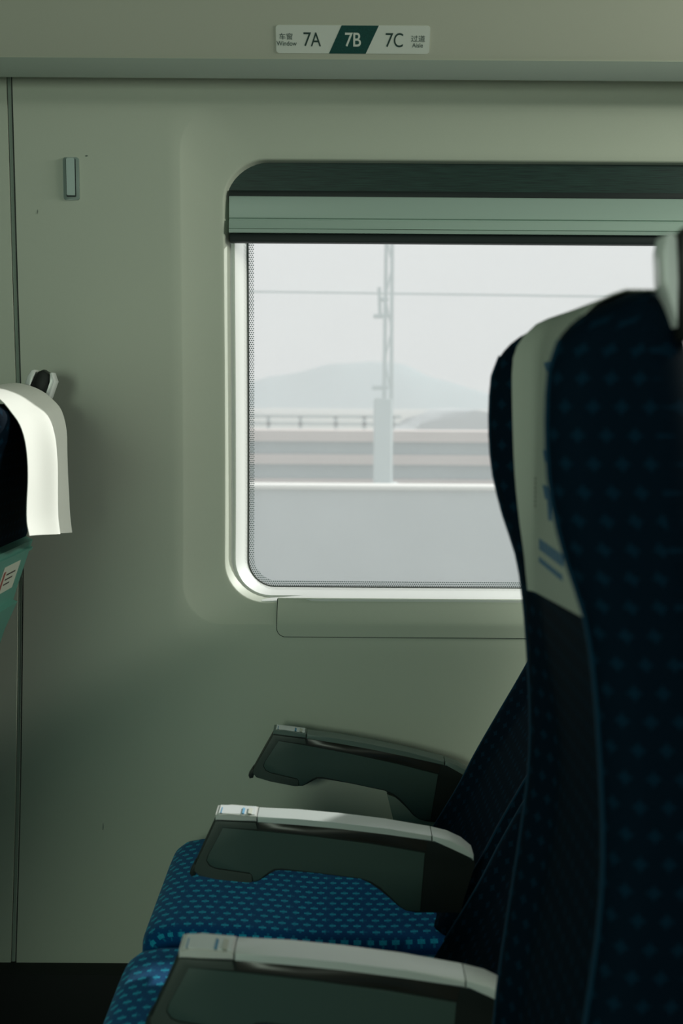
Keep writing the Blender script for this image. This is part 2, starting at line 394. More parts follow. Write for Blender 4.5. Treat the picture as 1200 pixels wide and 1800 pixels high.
# rest of the carriage shell
struct(bx('floor', M['floor'], None, -3.4, 5.0, -3.45, .3, -.06, 0))
struct(bx('ceiling', M['ceiling'], None, -3.4, 5.0, -3.45, .3, 2.30, 2.36))
def front_wall():
    bm = bmesh.new(); y0, y1 = -3.36, -3.30
    box(bm, -3.4, 5.0, y0, y1, 0, .92); box(bm, -3.4, 5.0, y0, y1, 1.72, 2.3)
    for a, b in ((-3.4, -1.45), (-.35, .45), (1.55, 2.3), (3.4, 5.0)): box(bm, a, b, y0, y1, .92, 1.72)
    return finish(bm, 'wall_front', M['wall_side'])
struct(front_wall(), 'aisle-side carriage wall behind the camera with window openings')
struct(bx('wall_end_left', M['wall_side'], None, -3.46, -3.4, -3.45, .3, 0, 2.3))
struct(bx('wall_end_right', M['wall_side'], None, 5.0, 5.06, -3.45, .3, 0, 2.3))
cl = thing('added_lamp_housing', 'unseen housing added under the ceiling for the lamp right of view', 'ceiling light', (2.05, -.80, 2.12))
bx('housing', M['ceiling'], cl, 1.35, 2.75, -.90, -.70, 2.12, 2.30, .004)  # box added to hold the unseen recess light

# ------------------------------------------------------------------ luggage rack edge with the seat number sign
RD = 2.27
e = P(600, 136, RD); e2 = P(600, 104, RD-.035); e3 = P(600, -30, RD-.12); e4 = P(600, -60, RD-.11)
pr = [(cz(e.z+.05)-.006, e.z+.050), (e.y+.01, e.z), (e.y, e.z), (e2.y+.004, e2.z-.004), (e2.y, e2.z), (lerp(e2.y, e3.y, .5), lerp(e2.z, e3.z, .5)), (e3.y, e3.z), (e3.y+.012, e3.z+.022), (e3.y+.10, e3.z+.035), (cz(e3.z+.05)-.006, e3.z+.05)]
rk = thing('luggage_rack', 'beige overhead luggage rack edge running above the window', 'luggage rack', (.6, -.2, e.z))
prism_x('rack_body', pr, -3.39, 4.99, M['rack'], rk)
lipn = Vector((0, (e2-e).z, -(e2-e).y)).normalized()*-1
lo = [(e.y+.008, e.z-.0015), (e.y-.0015, e.z-.0012), (e2.y-.0018, e2.z-.001), (e2.y+.004, e2.z+.001), (e.y+.012, e.z+.003)]
prism_x('rack_lip', lo, -3.39, 4.99, M['rack_lip'], rk)
# sign lies in the plane from e2 to e3
d0 = P(600, 94, RD-.04); up = (e3-e2); up.x = 0; up.normalize(); nrm = Vector((0, -up.z, up.y))
def plane_pt(px, py, off=0.0):
    # intersect the view ray with the rack face
    a = P(px, py, 1.0); v = a-CAM; den = v.dot(nrm); t = (e2-CAM).dot(nrm)/den
    return CAM+v*t+nrm*off
if nrm.y > 0: nrm = -nrm
c0 = plane_pt(620, 69); sg = thing('seat_number_sign', 'pale seat number sign reading 7A 7B 7C on the rack edge above the window', 'sign', tuple(c0))
def flat(name, pts, th, m, base=0.0, parent=None):
    bm = bmesh.new(); a = [bm.verts.new(p+nrm*(base+th)) for p in pts]; b = [bm.verts.new(p+nrm*base) for p in pts]
    bm.faces.new(a); bm.faces.new(b[::-1]); n = len(pts)
    for i in range(n): bm.faces.new((a[i], b[i], b[(i+1) % n], a[(i+1) % n]))
    return finish(bm, name, m, parent or sg)
W_ = (plane_pt(755, 69)-plane_pt(485, 69)).length; H_ = (plane_pt(620, 44)-plane_pt(620, 93.5)).length
ex = Vector((1, 0, 0))
def uv3(u, v): return c0+ex*u+up*v
rr = .006; pts = []
for cx, cy, a0 in ((W_/2-rr, H_/2-rr, 0), (-W_/2+rr, H_/2-rr, 90), (-W_/2+rr, -H_/2+rr, 180), (W_/2-rr, -H_/2+rr, 270)):
    for j in range(6): a = math.radians(a0+18*j); pts.append(uv3(cx+rr*math.cos(a), cy+rr*math.sin(a)))
flat('sign_plate', pts, .0012, M['sign'], .0006)
k = W_/270.0
flat('dark_slanted_field', [uv3((578-620)*k, -H_/2), uv3((643-620)*k, -H_/2), uv3((665-620)*k, H_/2), uv3((600-620)*k, H_/2)], .0004, M['sign_dark'], .0017)
def text(s, px, py, hpx, m, name, wscale=1.0, bold=0):
    cu = bpy.data.curves.new('t', 'FONT'); cu.body = s; cu.size = 1; cu.align_x = 'CENTER'; cu.extrude = .01; cu.offset = bold
    to = bpy.data.objects.new('t', cu); COL.objects.link(to)
    dg = bpy.context.evaluated_depsgraph_get(); me = bpy.data.meshes.new_from_object(to.evaluated_get(dg))
    bpy.data.objects.remove(to); bpy.data.curves.remove(cu)
    zs = [v.co.y for v in me.vertices]; xs = [v.co.x for v in me.vertices]
    if not zs: return None
    h = max(zs)-min(zs); sc = hpx*k/h; mx = (max(xs)+min(xs))/2; my = (max(zs)+min(zs))/2
    cx = (px-620)*k; cy = -(py-69)*k
    for v in me.vertices:
        q = uv3(cx+(v.co.x-mx)*sc*wscale, cy+(v.co.y-my)*sc)+nrm*(.0019+(v.co.z+.01)*.012); v.co = q-c0
    me.materials.append(m); me.name = name
    o = bpy.data.objects.new(name, me); COL.objects.link(o); o.parent = sg; return o
def tl(s, px, py, h, m, ws=1.0, bold=0): text(s, px, py, h, m, 'sign_lettering', ws, bold)
tl('7', 540, 69, 25, M['sign_ink'], .84); tl('A', 555, 69, 25, M['sign_ink'], .74)
tl('7', 613, 69, 25, M['sign'], .84, .01); tl('B', 627.5, 69, 25, M['sign'], .78, .01)
tl('7', 684, 69.5, 25, M['sign_ink'], .84); tl('C', 700, 69.5, 25.5, M['sign_ink'], .72)
tl('车窗', 502.5, 64, 11.5, M['sign_ink'], 1.0); tl('Window', 503.5, 76.5, 8.2, M['sign_ink'], .84)
tl('过道', 734.5, 66.5, 11.5, M['sign_ink'], 1.0); tl('Aisle', 734, 78.5, 8, M['sign_ink'], .85)

# ------------------------------------------------------------------ roller blind at the top of the window
rb = thing('roller_blind', 'retracted roller blind with dark cassette and pale pull rail at top of window', 'blind', (WXC, .03, 1.70))
zA = PW(600, 337, .03).z; zB = PW(600, 385.5, .03).z; zC = PW(600, 404, .03).z; zD = PW(600, 411, .03).z; zE = PW(600, 427, .03).z
cy = cz(1.70)
bxl, bxr = WX0+.0004, WX1-.0004
# cassette: wavy-edged brushed panel set back in the recess
bm = bmesh.new(); n = 40
for i in range(n): pass
box(bm, bxl-.0, bxr+.0, cz(1.80)+.043, cz(1.77)+.10, zA-.02, WZ1+.02)
finish(bm, 'cassette', M['cassette'], rb)
bm = bmesh.new(); box(bm, bxl-.0, bxr+.0, cz(1.80)+.038, cy+.084, zA-.01, zA+.0015, .0005); finish(bm, 'cassette_lip', M['black'], rb)
def rail(zt, zb, yo, name, m, bev=.0015): return bx(name, m, rb, bxl, bxr, cy+yo, cy+.060, zb, zt, bev)
r1 = prism_x('pull_rail', [(cy+.030, zA), (cy+.0255, zA-.003), (cy+.0275, zA-.006), (cy+.0285, zB+.0015), (cy+.033, zB), (cy+.033, zB-.0022), (cy+.0265, zB-.0035), (cy+.0255, zC+.0035), (cy+.0245, zC+.0005), (cy+.028, zC), (cy+.028, zC-.001), (cy+.0245, zC-.0015), (cy+.026, zD), (cy+.058, zD), (cy+.058, zA)], bxl, bxr, M['blind_bar'], rb)
rail(zD-.0002, zE, .034, 'dark_bottom_seal', M['black'], .003)

# ------------------------------------------------------------------ coat hook
p = PW(125.5, 315, 0); hk = thing('coat_hook', 'small grey folding coat hook set in the wall left of the window', 'hook', tuple(p))
q0 = PW(112.5, 352, 0); q1 = PW(139, 277, 0)
def rp(x0, x1, z0, z1, r, n=5):
    out = []
    for cx, c_, a0 in ((x1-r, z1-r, 0), (x0+r, z1-r, 90), (x0+r, z0+r, 180), (x1-r, z0+r, 270)):
        for j in range(n+1): a = math.radians(a0+90*j/n); out.append((cx+r*math.cos(a), c_+r*math.sin(a)))
    return out
x0, x1, z0, z1 = q0.x, q1.x, q0.z, q1.z
yb = cz((z0+z1)/2)
def tiltprism(name, pts, ya, yb_, m, bev=.0008):
    o = prism_y(name, pts, ya, yb_, m, hk, bev)
    for v in o.data.vertices: v.co.y += cz(v.co.z+hk.location.z)-yb
    return o
bm = bmesh.new()
tiltprism('back_plate', rp(x0, x1, z0, z1, .005), yb-.004, yb+.004, M['hookplate'], .0015)
ix0, ix1, iz0, iz1 = x0+.0062, x1-.0065, z0+.006, z1-.003
tiltprism('recess', rp(ix0, ix1, iz0, iz1, .002), yb-.0046, yb, M['black'], 0)
tiltprism('lever', rp(ix0+.0017, ix1-.0017, iz0+.0026, iz1+.0005, .0015), yb-.0095, yb-.003, M['hook'], .0015)

# ------------------------------------------------------------------ seats
# z, front x of the side wings, recess of the middle, thickness, half width
BACK = [(.36, .140, .000, .08, .190), (.42, .152, .006, .10, .205), (.50, .168, .014, .115, .212), (.566, .179, .018, .12, .214), (.634, .186, .020, .12, .215), (.728, .1995, .022, .118, .216), (.803, .211, .024, .115, .217),
        (.877, .220, .024, .112, .218), (.938, .222, .022, .110, .219), (1.04, .2164, .014, .105, .220), (1.10, .210, .012, .107, .220), (1.134, .203, .018, .112, .220),
        (1.175, .189, .032, .122, .220), (1.229, .176, .045, .130, .220), (1.283, .172, .050, .130, .219), (1.337, .1745, .048, .120, .217), (1.357, .181, .042, .112, .215),
        (1.378, .199, .028, .090, .211), (1.3925, .224, .012, .060, .204), (1.401, .245, .003, .030, .196), (1.404, .256, 0.0, .010, .185)]
PIV = (.155, .44)
def bend(x, z, ang):
    dx, dz = x-PIV[0], z-PIV[1]; c, s = math.cos(ang), math.sin(ang)
    return PIV[0]+dx*c+dz*s, PIV[1]+dz*c-dx*s
def sstep(t): t = min(max(t, 0), 1); return t*t*(3-2*t)
def front_x(z, y):
    xf, rc, T, hw = interp(BACK, z); a = abs(y)
    f = 1-sstep((a-(hw-.085))/.055)
    ro = .034; e = 0
    if a > hw-ro: q = min((a-(hw-ro))/ro, 1); e = ro*(1-math.sqrt(max(0, 1-q*q)))
    return xf+rc*f+min(e, T*.5)
def rear_x(z, y):
    xf, rc, T, hw = interp(BACK, z); a = abs(y); ro = .04; e = 0
    if a > hw-ro: q = min((a-(hw-ro))/ro, 1); e = ro*(1-math.sqrt(max(0, 1-q*q)))
    return xf+T-min(e, T*.5)
def seat_back(root, ang, X0, YC):
    bm = bmesh.new(); uvl = bm.loops.layers.uv.new('UVMap'); rings = []; uvs = []
    zs = [lerp(.36, 1.357, i/44) for i in range(45)]+[1.366, 1.374, 1.382, 1.3885, 1.394, 1.399, 1.402, 1.404]
    ny = 34; ns = 5; arcs = []
    for z in zs:
        hw = interp(BACK, z)[3]
        ys = [-hw*math.cos(math.pi*j/ny) for j in range(ny+1)]
        fr = [(front_x(z, y), y) for y in ys]; re = [(rear_x(z, y), y) for y in reversed(ys)]
        s1 = [(lerp(fr[-1][0], re[0][0], q/ns), hw) for q in range(1, ns)]; s2 = [(lerp(re[-1][0], fr[0][0], q/ns), -hw) for q in range(1, ns)]
        pts = fr+s1+re+s2; n = len(pts); ring = []
        for x, y in pts:
            xx, zz = bend(x, z, ang); ring.append(bm.verts.new((xx+X0, y+YC, zz)))
        c0_ = ny//2; af = {c0_: 0.0}; acc = 0
        for k_ in range(c0_+1, ny+1+ns): acc += math.dist(pts[k_], pts[k_-1]); af[k_] = acc
        acc = 0; k_ = c0_
        for _ in range(c0_+ns): q = (k_-1) % n; acc -= math.dist(pts[k_], pts[q]); k_ = q; af[k_] = acc
        rings.append(ring); arcs.append((af, [y for x, y in pts]))
    n = len(rings[0])
    for i in range(len(rings)-1):
        for k_ in range(n):
            q = (k_+1) % n; f = bm.faces.new((rings[i][k_], rings[i][q], rings[i+1][q], rings[i+1][k_]))
            for l, (a, b) in zip(f.loops, ((i, k_), (i, q), (i+1, q), (i+1, k_))):
                af, yy = arcs[a]; l[uvl].uv = ((af[b] if (k_ in af and q in af) else yy[b]), zs[a])
    bm.faces.new(rings[-1]); bm.faces.new(rings[0][::-1])
    return finish(bm, 'backrest', M['fab_back'], root, ang=180)
def side_piping_old(root, ang, X0, YC):
    for s in (-1, 1):
        path = []
        for i in range(40):
            z = lerp(.46, 1.36, i/39); xf, rc, T, hw = interp(BACK, z); y = s*(hw-.004)
            x, zz = bend(front_x(z, y)+.003, z, ang); path.append((x+X0, y+YC, zz))
        sweep('piping', path, .0032, M['piping'], root, 6)
def side_piping(root, ang, X0, YC):
    for s in (-1, 1):
        path = []
        for i in range(40):
            z = lerp(.46, 1.36, i/39); xf, rc, T, hw = interp(BACK, z); y = s*(hw-.026)
            x, zz = bend(front_x(z, y)+.0005, z, ang); path.append((x+X0, y+YC, zz))
        sweep('piping', path, .0026, M['piping'], root, 6)
def cushion(root, X0, YC):
    """seat cushion: waterfall front edge, softly domed top"""
    hw = .222; prof = [(-.300, .30), (-.322, .31), (-.334, .34), (-.341, .375), (-.3395, .400), (-.332, .418), (-.315, .430), (-.285, .436), (-.24, .437), (-.15, .432), (-.05, .425), (.06, .424), (.15, .428), (.175, .428)]
    bm = bmesh.new(); uvl = bm.loops.layers.uv.new('UVMap'); ny = 30; rows = []; arc = 0; arcs = []
    for i, (x, z) in enumerate(prof):
        if i: arc += math.dist(prof[i], prof[i-1])
        arcs.append(arc); row = []
        for j in range(ny+1):
            y = -hw*math.cos(math.pi*j/ny); a = abs(y); q = max(0, (a-(hw-.035))/.035); e = 1-math.sqrt(max(0, 1-q*q))
            nx, nz = (0, 1) if x > -.30 else (-.8, .6)
            if z < .36: nx, nz = (-1, 0)
            q2 = max(0, (a-(hw-.075))/.075); pl = .045*(1-math.sqrt(max(0, 1-q2*q2)))*max(0, 1-i/9)
            row.append(bm.verts.new((x+X0-nx*e*.03+pl, y+YC, z-nz*e*.03)))
        rows.append(row)
    for i in range(len(rows)-1):
        for j in range(ny):
            f = bm.faces.new((rows[i][j], rows[i][j+1], rows[i+1][j+1], rows[i+1][j]))
            for l, (a, b) in zip(f.loops, ((i, j), (i, j+1), (i+1, j+1), (i+1, j))): l[uvl].uv = (arcs[a], -hw*math.cos(math.pi*b/ny))
    for side in (0, ny):   # sides
        r = [rows[i][side] for i in range(len(rows))]; b0 = bm.verts.new((.175+X0, r[0].co.y, .30))
        bm.faces.new(r+[b0])
    bm.faces.new([rows[0][j] for j in range(ny+1)]+[bm.verts.new((.175+X0, YC+hw, .30)), bm.verts.new((.175+X0, YC-hw, .30))])
    bmesh.ops.subdivide_edges(bm, edges=[], cuts=0)
    return finish(bm, 'seat_cushion', M['fab_seat'], root, ang=55)
def grip(root, ang, X0, YC, side=-1, dx=0.0, dz=0.0):
    """hand grip on the aisle-side corner of the headrest"""
    y0, y1 = (YC-.222, YC-.190) if side < 0 else (YC+.170, YC+.202)
    def pr(pts): return [tuple(a+b for a, b in zip(bend(x, z, ang), (X0+dx, dz))) for x, z in pts]
    core = [(.278, 1.36), (.2745, 1.405), (.274, 1.430), (.277, 1.447), (.285, 1.455), (.300, 1.452), (.309, 1.438), (.311, 1.41), (.306, 1.36)]
    o = prism_y('grip_core', pr(core), y0, y1, M['grip_pad'], root, .005)
    fr = [(.2745, 1.37), (.2635, 1.408), (.2625, 1.432), (.2650, 1.446), (.2700, 1.4485), (.2735, 1.443), (.2742, 1.41)]
    prism_y('grip_front_shell', pr(fr), y0-.002, y1+.002, M['grip_shell'], root, .002)
    rr_ = [(.3045, 1.365), (.3115, 1.41), (.3095, 1.438), (.300, 1.4525), (.3035, 1.456), (.3155, 1.442), (.3175, 1.41), (.312, 1.365)]
    prism_y('grip_rear_shell', pr(rr_), y0-.002, y1+.002, M['grip_shell'], root, .002)
def shell(root, ang, X0, YC, sticker=False):
    """moulded plastic back shell with folded table and a document sticker"""
    bm = bmesh.new(); zs = [lerp(.42, 1.145, i/16) for i in range(17)]; hw = .185
    A = []
    for z in zs:
        row = []
        for y, off in ((-hw, .0), (-hw+.006, .016), (hw-.006, .016), (hw, .0), (hw, -.03), (-hw, -.03)):
            x, zz = bend(rear_x(z, 0)+off, z, ang); row.append(bm.verts.new((x+X0, y+YC, zz)))
        A.append(row)
    for i in range(16):
        for k_ in range(6): q = (k_+1) % 6; bm.faces.new((A[i][k_], A[i][q], A[i+1][q], A[i+1][k_]))
    bm.faces.new(A[0]); bm.faces.new(A[-1][::-1])
    finish(bm, 'back_shell', M['shell'], root, ang=25)
    def plate(name, ya, yb_, za, zb, o0, o1, m, par=root):
        b_ = bmesh.new(); V = []
        for y in (ya, yb_):
            for z in (za, zb):
                for o_ in (o0, o1):
                    x, zz = bend(rear_x(z, 0)+.016+o_, z, ang); V.append(b_.verts.new((x+X0, y+YC, zz)))
        for f in ((0, 1, 3, 2), (4, 6, 7, 5), (0, 4, 5, 1), (2, 3, 7, 6), (0, 2, 6, 4), (1, 5, 7, 3)): b_.faces.new([V[t] for t in f])
        return finish(b_, name, m, par)
    plate('table_latch_strip', -.18, .18, 1.126, 1.132, .0, .004, M['shell'])
    plate('folded_table', -.175, .165, .66, 1.025, .0, .012, M['shell'])
    if sticker:
        st = plate('document_sticker', .02, .13, 1.055, 1.11, .0, .001, M['sticker'])
        for z, a, b in ((1.092, .05, .11), (1.082, .05, .10), (1.072, .05, .09)): plate('printed_line', a, b, z-.0015, z+.0015, .001, .0014, M['ink_dark'], root)
        plate('printed_mark', .028, .040, 1.062, 1.10, .001, .0014, M['ink_red'], root)
def base(root, X0, YC):
    bx('under_frame', M['dark'], root, X0-.27, X0+.20, YC-.19, YC+.19, .23, .31, .01)
    for s in (-1, 1): bx('leg', M['dark'], root, X0-.12, X0+.10, YC+s*.13-.02, YC+s*.13+.02, .0, .235, .006)

# armrest, coordinates from its front top corner, x to the rear
ATOP = [(0, 0), (.03, -.001), (.065, -.003), (.13, -.0065), (.195, -.012), (.27, -.0205), (.345, -.032), (.372, -.0385), (.395, -.049), (.412, -.063)]
ABOT = [(.415, -.075), (.40, -.120), (.392, -.152), (.320, -.152), (.304, -.149), (.292, -.142), (.278, -.128), (.262, -.112), (.248, -.1025), (.231, -.0975), (.16, -.089), (.105, -.0822), (.094, -.083), (.085, -.088), (.076, -.098), (.066, -.1035), (.05, -.1045), (.0, -.0995), (-.028, -.094), (-.036, -.086), (-.035, -.078), (-.018, -.04)]
def armrest(root, X, Y, Z, rot, w=.046, bracket=False, name='armrest'):
    ct, cf = (M['arm_top_shaded'],)*2 if bracket else (M['arm_top'], M['arm_top_front'])
    c, s = math.cos(rot), math.sin(rot)
    def T(pts): return [(X+x*c+z*s, Z+z*c-x*s) for x, z in pts]
    hb = w/2-.003
    body = prism_y(name, T(ATOP+ABOT), Y-hb, Y+hb, M['arm_body'], root, .0025)
    def cap(nm, i0, i1, m, lift=.0, ext=None):
        pts = ext or ATOP[i0:i1+1]; lo = [(x, z-.0045) for x, z in reversed(pts)]
        return prism_y(nm, T([(x, z+.005) for x, z in pts]+lo), Y-w/2, Y+w/2, m, body, .0022)
    cap('front_cap', 0, 2, cf, ext=[(-.002, -.0005), (.02, .0005), (.0642, -.0022)])
    cap('top_cap', 0, 0, ct, ext=[(.0656, -.003)]+ATOP[3:6]+[(.3444, -.032)])
    cap('rear_cap', 0, 0, ct, ext=[(.3458, -.0322)]+ATOP[7:])
    panel = [(.010, -.0165), (.060, -.0205), (.16, -.030), (.25, -.0415), (.334, -.055), (.327, -.148), (.306, -.1475), (.294, -.140), (.280, -.126), (.264, -.110), (.249, -.1005), (.231, -.0955), (.16, -.087), (.104, -.080), (.092, -.081), (.083, -.0865), (.074, -.096), (.066, -.1012), (.0585, -.102), (.0585, -.092), (.054, -.0875), (.0, -.0815), (-.010, -.077), (-.0155, -.069), (-.013, -.06)]
    strip = [(.067, -.0082), (.13, -.0115), (.195, -.017), (.27, -.0255), (.338, -.0365), (.335, -.0525), (.25, -.039), (.16, -.0275), (.070, -.0192)]
    trim = [(-.001, -.0055), (.063, -.008), (.066, -.0192), (.010, -.0150), (-.0145, -.060), (-.017, -.069), (-.011, -.0785), (.0, -.083), (.054, -.089), (.0575, -.093), (.0575, -.1035), (.05, -.1038), (.0, -.0988), (-.0275, -.0933), (-.0350, -.0858), (-.0342, -.078)]
    for sd in (-1,):
        ya = Y+sd*hb
        prism_y('side_panel', T(panel), ya-.0022, ya+.002, M['arm_panel'], body, .0008)
        prism_y('side_strip', T(strip), ya-.0006, ya+.002, M['arm_strip'], body, .0003)
        prism_y('front_trim', T(trim), ya-.0030, ya+.002, M['arm_trim'], body, .0008)
    prism_y('tip_stub', T([(-.036, -.078), (-.031, -.082), (-.034, -.097), (-.041, -.099), (-.044, -.093)]), Y-.014, Y+.014, M['arm_body'], body, .002)
    # printed label on the front cap
    for a, b, m in ((.003, .061, M['cap_label']), (.006, .0105, M['label_blue']), (.0405, .0440, M['label_blue']), (.050, .056, M['sticker'])):
        h = .0064 if m is M['cap_label'] else .0069
        prism_y('cap_label' if m is M['cap_label'] else 'printed_mark', T([(a, h-.0006+ (.0005-.00004*0)), (b, h-.0022), (b, h-.004), (a, h-.003)]), Y-w/2+.004, Y+w/2-.004 if m is M['cap_label'] else Y+w/2-.016, m, body)
    if bracket:
        prism_y('arm_bracket', T([(.236, -.105), (.262, -.112), (.292, -.140), (.304, -.147), (.41, -.150), (.41, -.22), (.275, -.22)]), Y-hb+.004, Y+hb+.045, M['beige_plastic'], body, .002)
        prism_y('bracket_cover', T([(.328, -.1545), (.42, -.1545), (.42, -.21), (.300, -.21), (.303, -.172), (.309, -.1675), (.327, -.166)]), Y-hb+.0025, Y+hb, M['beige_plastic'], body, .0012)
    return body
SEATS = [
    ('C', 0.0, -1.30, 0.0, 'large dark seat nearest the camera at right, upright, with printed headrest cover'),
    ('B', 0.0, -.80, math.radians(21.5), 'reclined blue middle seat with sunlit cushion edge at the bottom of the picture'),
    ('A', .012, -.33, math.radians(21.5), 'reclined blue window seat beside the wall, its patterned cushion under two armrests'),
    ('E', -1.200, -.80, math.radians(22), 'blue middle seat of the row ahead, just beyond the left edge of the picture'),
    ('F', -1.200, -1.30, math.radians(22), 'blue aisle seat of the row ahead, farther out beyond the left edge'),
    ('D', -1.186, -.33, math.radians(22), 'blue seat back of the row ahead at left edge, under a sunlit white cover'),
]
R = {}
for nm, X0, YC, ang, lab in SEATS:
    r = thing('train_seat', lab, 'seat', (X0, YC, 0), 'blue fabric train seats'); R[nm] = r
    base(r, X0, YC); cushion(r, X0, YC); seat_back(r, ang, X0, YC); side_piping(r, ang, X0, YC); grip(r, ang, X0, YC, *((1, -.055, .03) if nm == 'D' else ())); shell(r, ang, X0, YC, nm == 'D')
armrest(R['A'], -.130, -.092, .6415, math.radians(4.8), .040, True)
armrest(R['A'], -.1955, -.565, .6375, 0.0)
armrest(R['B'], -.190, -1.035, .6375, math.radians(.4))
# side hinge cap low on the headrest of the seat ahead
def hinge(root, ang, X0, YC):
    c = bend(.25, 1.075, ang); bm = bmesh.new()
    for r, y in ((.026, -.004), (.016, -.008)):
        pass
    pts = [(X0+c[0]+.014*math.cos(t)+.016*math.sin(ang)*math.sin(t), c[1]+.036*math.sin(t)) for t in [i*2*math.pi/20 for i in range(20)]]
    prism_y('hinge_rim', pts, YC-.228, YC-.205, M['shell'], root, .002)
    pts = [(X0+c[0]+.009*math.cos(t)+.012*math.sin(ang)*math.sin(t), c[1]+.029*math.sin(t)) for t in [i*2*math.pi/20 for i in range(20)]]
    prism_y('hinge_hole', pts, YC-.2295, YC-.21, M['black'], root, .001)
for nm in 'D':
    i = 'CBAEFD'.index(nm); hinge(R[nm], SEATS[i][3], SEATS[i][1], SEATS[i][2])

# ------------------------------------------------------------------ headrest covers (cloths lying over the headrests)
def solid_sheet(name, grid, th, m, parent=None):
    """two-sided cloth from a grid of points with real thickness along its normals"""
    nu, nv = len(grid), len(grid[0]); bm = bmesh.new()
    nor = [[None]*nv for _ in range(nu)]
    for i in range(nu):
        for j in range(nv):
            du = grid[min(i+1, nu-1)][j]-grid[max(i-1, 0)][j]; dv = grid[i][min(j+1, nv-1)]-grid[i][max(j-1, 0)]
            nor[i][j] = du.cross(dv).normalized()
    a = [[bm.verts.new(grid[i][j]) for j in range(nv)] for i in range(nu)]
    b = [[bm.verts.new(grid[i][j]+nor[i][j]*th) for j in range(nv)] for i in range(nu)]
    for i in range(nu-1):
        for j in range(nv-1):
            bm.faces.new((a[i][j], a[i+1][j], a[i+1][j+1], a[i][j+1])); bm.faces.new((b[i][j], b[i][j+1], b[i+1][j+1], b[i+1][j]))
    for i in range(nu-1):
        for j in (0, nv-1): bm.faces.new((a[i][j], a[i+1][j], b[i+1][j], b[i][j]))
    for j in range(nv-1):
        for i in (0, nu-1): bm.faces.new((a[i][j], a[i][j+1], b[i][j+1], b[i][j]))
    return finish(bm, name, m, parent, ang=60)
def cover(ang, X0, YC, hw, zfront, zrear, label, group=None):
    path = []
    for i in range(15): path.append(('f', lerp(zfront, 1.357, i/14)))
    for z in (1.370, 1.382, 1.392, 1.3985, 1.4025): path.append(('f', z))
    for z in (1.4025, 1.3985, 1.392, 1.382, 1.37): path.append(('r', z))
    for i in range(12): path.append(('r', lerp(1.357, zrear, i/11)))
    grid = []
    for kd, z in path:
        row = []
        for j in range(21):
            y = lerp(-hw, hw, j/20); sag = .0
            if z == zfront: pass
            x = front_x(z, y)-.0035 if kd == 'f' else rear_x(z, 0)+.0035
            zz = z+(.003 if z > 1.385 else 0)
            if kd == 'f' and z < 1.2: zz += (hw-y)*.07*(1.2-z)/.1  # the hem rises a little on the aisle side
            xx, z2 = bend(x, zz, ang); row.append(Vector((xx+X0, y+YC, z2)))
        grid.append(row)
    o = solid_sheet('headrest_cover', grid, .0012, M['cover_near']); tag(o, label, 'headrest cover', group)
    return o
cc = cover(0, 0, -1.30, .160, 1.093, 1.16, 'pale headrest cover with dark blue print on the near upright seat')
def print_on(o, ang, X0, YC):
    marks = [(.108, 1.215, .012, .020), (.100, 1.195, .008, .012), (.098, 1.30, .016, .016)]
    def dab(y, z, wy, hz, m, tilt=0):
        bm = bmesh.new(); V = []
        for sy, sz in ((-1, -1), (1, -1), (1, 1), (-1, 1)):
            yy = y+sy*wy/2+sz*tilt; zz = z+sz*hz/2; V.append((front_x(zz, yy)-.0051, yy+YC, zz))
        a = [bm.verts.new(v) for v in V]; b = [bm.verts.new((v[0]+.001, v[1], v[2])) for v in V]
        bm.faces.new(a); bm.faces.new(b[::-1])
        for k_ in range(4): bm.faces.new((a[k_], b[k_], b[(k_+1) % 4], a[(k_+1) % 4]))
        finish(bm, 'printed_mark', m, o)
    for z in (1.335, 1.333): pass
    # large brush strokes, mostly hidden behind the near wing
    for y, z, wy, hz, t in ((.055, 1.345, .05, .010, .008), (.03, 1.33, .03, .03, .004), (.060, 1.250, .035, .012, .006), (.03, 1.25, .02, .04, .005), (.058, 1.212, .03, .014, .008), (.04, 1.20, .02, .03, .006), (-.02, 1.27, .05, .02, .006), (-.04, 1.22, .05, .02, .006)):
        dab(y, z, wy, hz, M['ink_blue'], t)
    for kx in range(7): dab(.128, 1.222-kx*.005, .006, .0028, M['ink_dark'])
    for kx in range(9): dab(.094-kx*.016, 1.153, .012, .012, M['ink_blue'], .001)
    for kx in range(10): dab(.096-kx*.014, 1.136, .010, .006, M['ink_blue'], .0005)
print_on(cc, 0, 0, -1.30)
cover(math.radians(21.5), 0, -.80, .160, 1.093, 1.16, 'pale headrest cover on the reclined middle seat behind the near seat')
cover(math.radians(21.5), .012, -.33, .160, 1.093, 1.16, 'pale headrest cover on the reclined window seat behind the near seat')
# the seat ahead: cloth comes over the top and hangs free behind
near = [(-.760, 1.10), (-.735, 1.19), (-.705, 1.26), (-.67, 1.300), (-.635, 1.318), (-.60, 1.318), (-.571, 1.303), (-.553, 1.282), (-.540, 1.262), (-.532, 1.235), (-.528, 1.20), (-.527, 1.165), (-.528, 1.13), (-.527, 1.10), (-.522, 1.076)]
far = [(-.760, 1.10), (-.735, 1.19), (-.70, 1.27), (-.67, 1.318), (-.642, 1.334), (-.611, 1.331), (-.582, 1.320), (-.560, 1.303), (-.543, 1.282), (-.534, 1.245), (-.533, 1.20), (-.532, 1.16), (-.530, 1.12), (-.528, 1.08), (-.524, 1.046)]
def dcurve(tab, t):
    n = len(tab)-1; f = t*n; i = min(int(f), n-1); u = f-i
    p0 = tab[max(i-1, 0)]; p1 = tab[i]; p2 = tab[i+1]; p3 = tab[min(i+2, n)]
    return [0.5*((2*p1[k_])+(-p0[k_]+p2[k_])*u+(2*p0[k_]-5*p1[k_]+4*p2[k_]-p3[k_])*u*u+(-p0[k_]+3*p1[k_]-3*p2[k_]+p3[k_])*u**3) for k_ in (0, 1)]
grid = []
